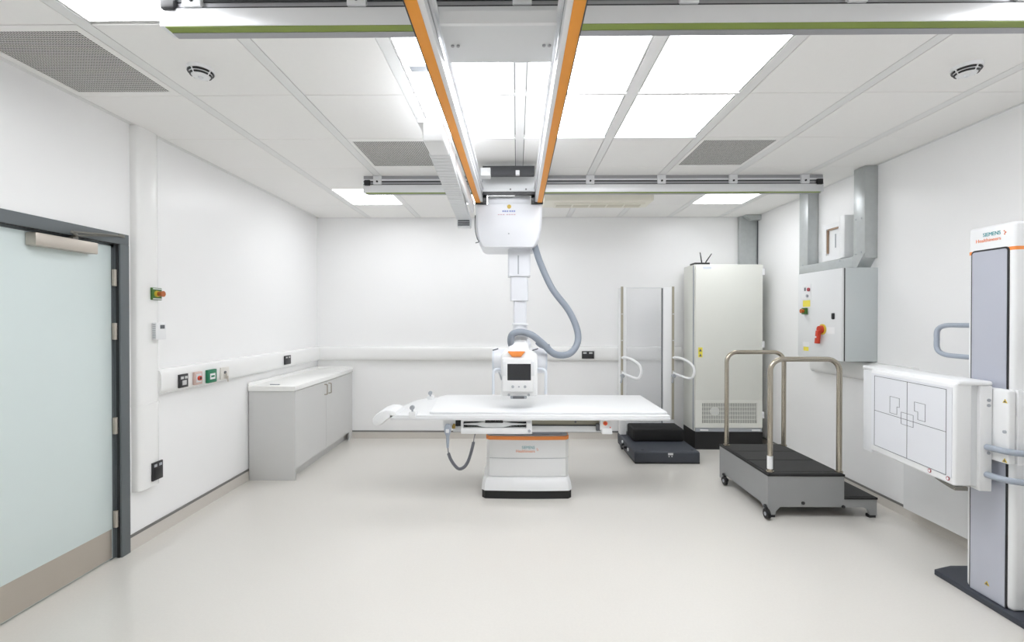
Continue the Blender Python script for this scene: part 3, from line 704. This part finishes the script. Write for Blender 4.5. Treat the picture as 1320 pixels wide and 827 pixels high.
obj('pedal_cap', C((1.180, 4.80, .07), (1.168, 4.80, .07), .018, n=16), 'plastic_light', pt)
obj('pedal_cap', C((1.180, 5.05, .085), (1.168, 5.05, .085), .016, n=16), 'plastic_light', pt)
for xa, xb, xs in ((1.180, 1.252, 1.187), (1.672, 1.80, 1.766)):
    p = obj('post', B(xa, xb, 5.20, 5.29, .124, 1.80, bev=.004), 'plastic_white', t)
    obj('metal_strip', B(xs, xs + .026, 5.192, 5.20, .3, 1.812), 'beige_metal', p)
    for z in (.85, 1.2, 1.5): obj('rivet', C((xs + .013, 5.192, z), (xs + .013, 5.187, z), .007, n=10), 'plastic_light', p)
    xh = xs + .013
    h = obj('grab_handle', MB().tube([(xh, 5.19, 1.0), (xh + .03, 5.16, 1.01), (xh + .10, 5.08, .985), (xh + .155, 5.02, .93), (xh + .165, 5.0, .85), (xh + .13, 5.02, .79), (xh + .05, 5.12, .81), (xh, 5.19, .83)], .014, n=14, smooth=5), 'plastic_white', t)
    obj('clamp_knob', MB().cyl((xh, 5.19, .80), (xh, 5.15, .80), .022, n=16).cyl((xh, 5.165, .80), (xh - .02, 5.16, .72), .010, n=10), 'plastic_grey', h)
obj('clear_panel', B(1.252, 1.668, 5.235, 5.243, .124, 1.795), 'acrylic', t)
obj('panel_top_edge', B(1.252, 1.672, 5.230, 5.248, 1.795, 1.803), 'plastic_light', t)
obj('panel_seal', B(1.664, 1.672, 5.228, 5.246, .124, 1.795), 'ink_grey', t)
tag(obj('foam_step', B(1.255, 1.80, 4.90, 5.188, .1245, .265, bev=.022, seg=4), 'black_foam'), 'black foam block resting on the dark grey patient platform', 'foam block')

# ------------------------------------------------------------------ two-level step with handrails
t = thing('step_platform', 'grey two-level step platform with black treads and two tubular handrails', 'step platform', (2.15, 3.7, 0))
sx0, sx1, sx2, sy0, sy1 = 1.832, 2.385, 2.622, 3.33, 4.12
def side(y0_, y1_):
    pr = [(sx0, .02), (sx0 + .055, .02), (sx0 + .06, .045), (sx0 + .09, .078), (sx2 - .10, .078), (sx2 - .065, .06), (sx2 - .05, .02), (sx2, .02), (sx2, .135), (sx1, .135), (sx1, .302), (sx0, .302)]
    return MB().prism(pr, 'y', y0_, y1_)
for a, b_ in ((sy0, sy0 + .018), (sy1 - .018, sy1)):
    s_ = obj('end_panel', side(a, b_), 'step_grey', t)
    if a == sy0:
        for x, z in ((2.087, .108), (2.378, .082)): obj('bolt', C((x, a, z), (x, a - .006, z), .012, n=16), 'black_plastic', s_)
obj('side_panel', MB().prism([(sy0 + .018, .03), (sy0 + .10, .078), (sy1 - .12, .078), (sy1 - .06, .03), (sy1 - .018, .03), (sy1 - .018, .302), (sy0 + .018, .302)], 'x', sx0, sx0 + .016), 'step_grey', t)
obj('riser_panel', B(sx1 - .016, sx1, sy0 + .018, sy1 - .018, .13, .302), 'step_grey', t)
obj('low_side_panel', B(sx2 - .016, sx2, sy0 + .018, sy1 - .018, .07, .135), 'step_grey', t)
obj('upper_tray', B(sx0 - .004, sx1 + .004, sy0 - .005, sy1 + .005, .302, .318, bev=.003), 'black_rubber', t)
obj('lower_tray', B(sx1 + .0, sx2 + .004, sy0 - .005, sy1 + .005, .135, .150, bev=.003), 'black_rubber', t)
ys = [sy0 + .045, sy0 + .32, sy0 + .56, sy1 - .01]
for i in range(3): obj('tread', B(sx0 + .012, sx1 - .012, ys[i] + .005, ys[i + 1] - .005, .318, .3225, bev=.001, seg=1), 'black_tread', t)
obj('tread', B(sx0 + .012, sx1 - .012, sy0 + .008, ys[0] - .004, .318, .3225, bev=.001, seg=1), 'black_tread', t)
obj('tread', B(sx1 + .012, sx2 - .012, sy0 + .012, sy1 - .012, .150, .1545, bev=.001, seg=1), 'black_tread', t)
for y in (3.372, 4.068):
    xa, xb, zt, rr = 1.87, 2.376, 1.152, .09
    ps = [(xa, y, .30), (xa, y, zt - rr)]
    ps += [(xa + rr - rr * math.cos(a), y, zt - rr + rr * math.sin(a)) for a in [math.radians(k * 11.25) for k in range(1, 9)]]
    ps += [(xb - rr + rr * math.sin(a), y, zt - rr + rr * math.cos(a)) for a in [math.radians(k * 11.25) for k in range(0, 9)]]
    ps += [(xb, y, .30)]
    h = obj('handrail', MB().tube(ps, .0185, n=20), 'steel_tube', t)
    for x in (xa, xb): obj('foot_flange', C((x, y, .318), (x, y, .33), .026, n=20), 'steel_tube', h)
    if y < 3.5: obj('white_tag', C((xa, y, .345), (xa, y, .44), .0195, n=20), 'plastic_white', h)
for x, y in ((sx0 + .03, sy0 + .02), (sx2 - .03, sy0 + .02), (sx2 - .03, sy1 - .04), (sx0 + .03, sy1 - .04)):
    obj('foot_pad', B(x - .026, x + .026, y - .018, y + .018, 0, .024, bev=.004), 'black_rubber', t)
for y in (3.30, 3.965):
    w = obj('caster', MB().cyl((sx0 - .034, y, .042), (sx0 - .012, y, .042), .036, n=24), 'black_rubber', t)
    obj('wheel_hub', C((sx0 - .037, y, .042), (sx0 - .009, y, .042), .014, n=16), 'plastic_grey', w)
    obj('caster_fork', MB().tube([(sx0 + .002, y + .06, .075), (sx0 - .02, y + .035, .085), (sx0 - .023, y, .078)], .011, n=10, smooth=3), 'black_plastic', w)

# ------------------------------------------------------------------ grey control cabinet on the right wall
t = thing('control_cabinet', 'pale grey wall control cabinet with red rotary switch on the right wall', 'control cabinet', (2.72, 3.9, 1.1))
cx0, cy0, cy1, cz0, cz1 = 2.595, 3.62, 4.185, 1.11, 1.853
obj('body', B(cx0, XR - .001, cy0, cy1, cz0, cz1, bev=.003), 'control_grey', t)
d = obj('cabinet_door', B(cx0 - .026, cx0 - .008, cy0 + .002, cy1 - .002, cz0 + .002, cz1 - .002, bev=.004), 'control_door', t)
obj('door_seal', B(cx0 - .008, cx0, cy0 + .003, cy1 - .003, cz0 + .003, cz1 - .003), 'black_plastic', t)
xf = cx0 - .026
lp = obj('indicator_plate', B(xf - .002, xf, 4.0, 4.125, 1.625, 1.75), 'plastic_white', d)
obj('red_lamp', C((xf - .002, 4.025, 1.705), (xf - .012, 4.025, 1.705), .016, n=18), 'ink_red', lp)
obj('dark_lamp', B(xf - .006, xf - .002, 4.07, 4.085, 1.695, 1.725), 'ink_grey', lp)
obj('grey_lamp', C((xf - .002, 4.045, 1.65), (xf - .010, 4.045, 1.65), .013, n=18), 'plastic_grey', lp)
obj('yellow_label', B(xf - .0015, xf, 4.01, 4.11, 1.555, 1.612), 'yellow_label', d)
e = obj('stop_switch', B(xf - .022, xf, 4.04, 4.10, 1.488, 1.545, bev=.004), 'green_plate', d)
obj('stop_button', C((xf - .022, 4.07, 1.517), (xf - .045, 4.07, 1.517), .016, .019, 20), 'amber_button', e)
obj('key_lock', MB().box(xf - .012, xf, 3.70, 3.73, 1.445, 1.495, bev=.006), 'black_plastic', d)
rs = obj('rotary_switch', MB().cyl((xf, 3.845, 1.36), (xf - .008, 3.845, 1.36), .044, n=28), 'warn_yellow', d)
obj('switch_knob', MB().cyl((xf - .008, 3.85, 1.36), (xf - .032, 3.85, 1.36), .034, .028, 24).prism([(3.832, 1.35), (3.872, 1.35), (3.888, 1.24), (3.845, 1.24)], 'x', xf - .045, xf - .02, bev=.005), 'red_switch', rs)
obj('switch_key', B(xf - .048, xf - .044, 3.858, 3.88, 1.288, 1.302), 'plastic_white', rs)
obj('white_label', B(xf - .001, xf, 3.70, 3.79, 1.325, 1.38), 'plastic_white', d)
obj('white_label', B(xf - .001, xf, 4.02, 4.11, 1.205, 1.243), 'plastic_white', d)
obj('yellow_label', B(xf - .001, xf, 4.03, 4.10, 1.165, 1.20), 'yellow_label', d)

# ------------------------------------------------------------------ galvanised trunking and white box above it
t = thing('metal_trunking', 'u-shaped galvanised metal trunking above the control cabinet on right wall', 'trunking', (2.8, 4.0, 1.86), 'galvanised cable trunking')
obj('near_drop', B(2.748, XR - .001, 3.625, 3.745, 1.93, ZC - .003, bev=.002), 'galvanised', t)
obj('far_drop', B(2.748, XR - .001, 4.33, 4.458, 1.956, ZC - .003, bev=.002), 'galvanised', t)
obj('cross_run', B(2.748, XR - .001, 3.745, 4.46, 1.87, 1.955, bev=.002), 'galvanised', t)
obj('elbow', MB().prism([(3.625, 1.965), (3.745, 1.965), (3.745, 1.87), (3.70, 1.856)], 'x', 2.74, XR - .001), 'galvanised', t)
for y, z in ((3.66, 1.98), (3.72, 1.97), (3.66, 2.25), (3.72, 2.25), (3.9, 1.94), (4.4, 1.96)):
    obj('screw', C((2.748, y, z), (2.744, y, z), .006, n=10), 'plastic_grey', t)
t = thing('wall_box', 'white box with brown-edged open frame above the grey control cabinet', 'wall box', (2.8, 4.0, 1.96))
obj('side_housing', B(2.762, XR - .001, 3.868, 3.93, 1.966, 2.325, bev=.004), 'plastic_white', t)
fr = obj('front_frame', MB().box(2.772, XR - .001, 3.93, 4.15, 1.962, 2.01).box(2.772, XR - .001, 3.93, 4.15, 2.245, 2.285).box(2.772, XR - .001, 4.11, 4.15, 2.01, 2.245).box(2.772, XR - .001, 3.93, 3.955, 2.01, 2.245), 'plastic_white', t)
obj('inner_panel', B(2.79, XR - .001, 3.955, 4.11, 2.01, 2.245), 'plastic_white', t)
obj('brown_strip', B(2.776, 2.79, 4.098, 4.11, 2.03, 2.235), 'brown_strip', t)
obj('brown_strip', B(2.776, 2.79, 3.965, 4.09, 2.232, 2.245), 'brown_strip', t)
obj('slot_line', B(2.786, 2.79, 4.01, 4.018, 2.07, 2.19), 'plastic_grey', t)
obj('slot_line', B(2.780, 2.79, 3.958, 3.962, 2.03, 2.23), 'plastic_grey', t)
tag(obj('wall_casing', B(2.76, XR - .001, 2.0, 3.27, .10, .86, bev=.004), 'plastic_white'), 'low white boxed casing on the right wall behind the detector', 'casing')

# ------------------------------------------------------------------ wall stand column
t = thing('wall_stand', 'white wall-stand column with grey front panel and orange stripe at right edge', 'wall stand', (2.56, 2.33, 0))
obj('base_plate', MB().prism([(2.372, 2.60), (2.372, 1.95), (2.842, 1.95), (2.842, 2.64), (2.50, 2.64)], 'z', 0, .03, bev=.003), 'navy_plate', t)
cb = obj('column_body', B(2.402, 2.74, 2.218, 2.452, .03, 1.926, bev=.02, seg=4), 'plastic_white', t)
obj('wall_mount', B(2.74, XR - .012, 2.26, 2.41, .2, 1.75), 'plastic_grey', t)
def rrect(y0_, y1_, z0_, z1_, r, n=5):
    pts = []
    for cy_, cz_, a in ((y1_ - r, z1_ - r, 0), (y0_ + r, z1_ - r, 90), (y0_, z0_, None), (y1_, z0_, None)):
        if a is None: pts.append((cy_, cz_)); continue
        for k in range(n + 1):
            an = math.radians(a + 90 * k / n); pts.append((cy_ + r * math.cos(an), cz_ + r * math.sin(an)))
    return pts
obj('panel_border', MB().prism(rrect(2.243, 2.428, .034, 1.806, .018), 'x', 2.3985, 2.404), 'black_plastic', cb)
obj('front_panel', MB().prism(rrect(2.251, 2.421, .034, 1.797, .012), 'x', 2.3965, 2.403), 'column_panel', cb)
obj('orange_stripe', MB().loft([rr_ring(2.4012, 2.7408, 2.2172, 2.4528, z, .0208) for z in (1.786, 1.803)]), 'trim_orange', cb)
text('lettering', 'SIEMENS', .027, 'ink_teal', (2.4015, 2.372, 1.872), (0, -1, 0), (0, 0, 1), cb, width=.085)
text('lettering', 'Healthineers', .025, 'ink_orange', (2.4015, 2.408, 1.845), (0, -1, 0), (0, 0, 1), cb, width=.122)
for dy, dz, r in ((.016, .02, .0028), (.022, .012, .0035), (.018, .004, .003)):
    obj('logo_dot', C((2.402, 2.285 - dy, 1.865 + dz), (2.4, 2.285 - dy, 1.865 + dz), r, n=10), 'ink_orange', cb)
def warn(x, y, z, s, parent):
    w = obj('warning_sign', MB().prism([(y - s, z), (y + s, z), (y, z + 1.75 * s)], 'x', x - .0015, x), 'warn_yellow', parent)
    obj('sign_mark', MB().prism([(y - s * .5, z + .25 * s), (y + s * .5, z + .25 * s), (y, z + 1.15 * s)], 'x', x - .0025, x - .0015), 'ink_grey', w)
warn(2.3965, 2.335, .095, .012, cb)
obj('grab_handle', MB().tube([(2.47, 2.445, 1.415), (2.468, 2.55, 1.415), (2.466, 2.645, 1.412), (2.465, 2.69, 1.385), (2.465, 2.695, 1.33), (2.465, 2.69, 1.272), (2.466, 2.645, 1.245), (2.468, 2.55, 1.242), (2.47, 2.445, 1.242)], .0135, n=14, smooth=4), 'handle_grey', t)
cr = obj('carriage_block', B(2.362, 2.40, 2.206, 2.44, .75, 1.108, bev=.01, seg=3).box(2.40, 2.46, 2.2, 2.2165, .75, 1.108, bev=.003), 'plastic_white', t)
warn(2.362, 2.222, 1.045, .011, cr); warn(2.362, 2.222, .758, .011, cr)
obj('lock_screw', C((2.362, 2.222, .905), (2.357, 2.222, .905), .008, n=14), 'plastic_grey', cr)

# ------------------------------------------------------------------ flat detector on the stand
DH0, DH1 = .618, 1.13
t = thing('xray_detector', 'white flat x-ray detector with printed crosshair field on the wall stand', 'x-ray detector', (2.198, 2.303, .6), rz=math.radians(-7))
z_ = -.6
def L(x0, x1, y0, y1, z0, z1, **k): return B(x0, x1, y0, y1, z0 + z_, z1 + z_, **k)
hs = obj('housing', L(.0, .08, .0, .652, DH0 - .01, DH1, bev=.014, seg=4), 'plastic_white', t, True)
obj('top_cap', L(.012, .165, -.008, .76, DH1 - .012, DH1 + .012, bev=.010, seg=3), 'plastic_white', t, True)
obj('rear_wing', L(.012, .14, .655, .745, .588, DH1 - .012, bev=.004), 'plastic_light', t, True)
obj('rear_body', L(.08, .152, .012, .652, DH0 - .005, DH1 - .012), 'plastic_light', t, True)
ep = obj('side_plate', L(.108, .162, -.006, .05, .594, DH1 - .012, bev=.003), 'plastic_white', t, True)
for z in (1.022, 1.048, .786, .812): obj('screw', C((.146, -.006, z + z_), (.146, -.009, z + z_), .008, n=14), 'plastic_grey', ep, True)
obj('face_plate', L(-.003, .002, .014, .638, DH0 + .03, DH1 - .025), 'plastic_pearl', t, True)
# printed field outline, crosshair and chamber outlines (flat print, thin strips)
fy0, fy1, fz0, fz1 = .048, .606, .652, 1.090
def line(m, a, b_, w=.0012):
    (ya, za), (yb, zb) = a, b_
    if abs(ya - yb) < 1e-6: m.box(-.0042, -.003, ya - w, ya + w, min(za, zb) + z_ - w, max(za, zb) + z_ + w)
    else: m.box(-.0042, -.003, min(ya, yb) - w, max(ya, yb) + w, za + z_ - w, za + z_ + w)
pm = MB(); cyy = .323; czz = .872
for a, b_ in (((fy0, fz0), (fy1, fz0)), ((fy0, fz1), (fy1, fz1)), ((fy0, fz0), (fy0, fz1)), ((fy1, fz0), (fy1, fz1)), ((cyy, fz0), (cyy, fz1)), ((fy0, czz), (fy1, czz))): line(pm, a, b_)
obj('field_print', pm, 'ink_grey', hs, True)
pm = MB()
def poly(pts):
    for i in range(len(pts)): line(pm, pts[i], pts[(i + 1) % len(pts)], .0009)
poly([(.275, .840), (.37, .840), (.37, .908), (.275, .908)])
poly([(.465, .984), (.385, .984), (.385, .931), (.405, .931), (.405, .885), (.465, .885)])
poly([(.266, .986), (.188, .986), (.188, .892), (.241, .892), (.241, .935), (.266, .935)])
obj('chamber_print', pm, 'ink_grey', hs, True)
for y in (.155, .035):
    o = obj('round_icon', C((-.003, y, .638 + z_), (-.0045, y, .638 + z_), .0105, n=20), 'ink_red', hs, True)
    obj('icon_centre', C((-.0045, y, .638 + z_), (-.005, y, .638 + z_), .007, n=16), 'plastic_white', o, True)
obj('pull_grip', MB().prism([(-.002, .609 + z_), (.03, .609 + z_), (.08, .610 + z_), (.13, .611 + z_), (.09, .602 + z_), (.05, .596 + z_), (.02, .592 + z_), (-.002, .591 + z_)], 'x', .001, .06), 'steel_dark', t, True)
# grab bars running back past the column
def loc(x, y, z):   # world to detector frame
    v = Matrix.Rotation(math.radians(7), 3, 'Z') @ (Vector((x, y, z)) - Vector((2.198, 2.303, .6))); return v
for z in (.815, .678):
    obj('grab_bar', MB().tube([loc(2.336, 2.288, z), loc(2.34, 2.235, z), loc(2.362, 2.192, z - .001), loc(2.42, 2.168, z - .002), loc(2.52, 2.152, z - .004), loc(2.64, 2.135, z - .007), loc(2.78, 2.115, z - .01)], .015, n=16, smooth=5), 'handle_grey', t, True)
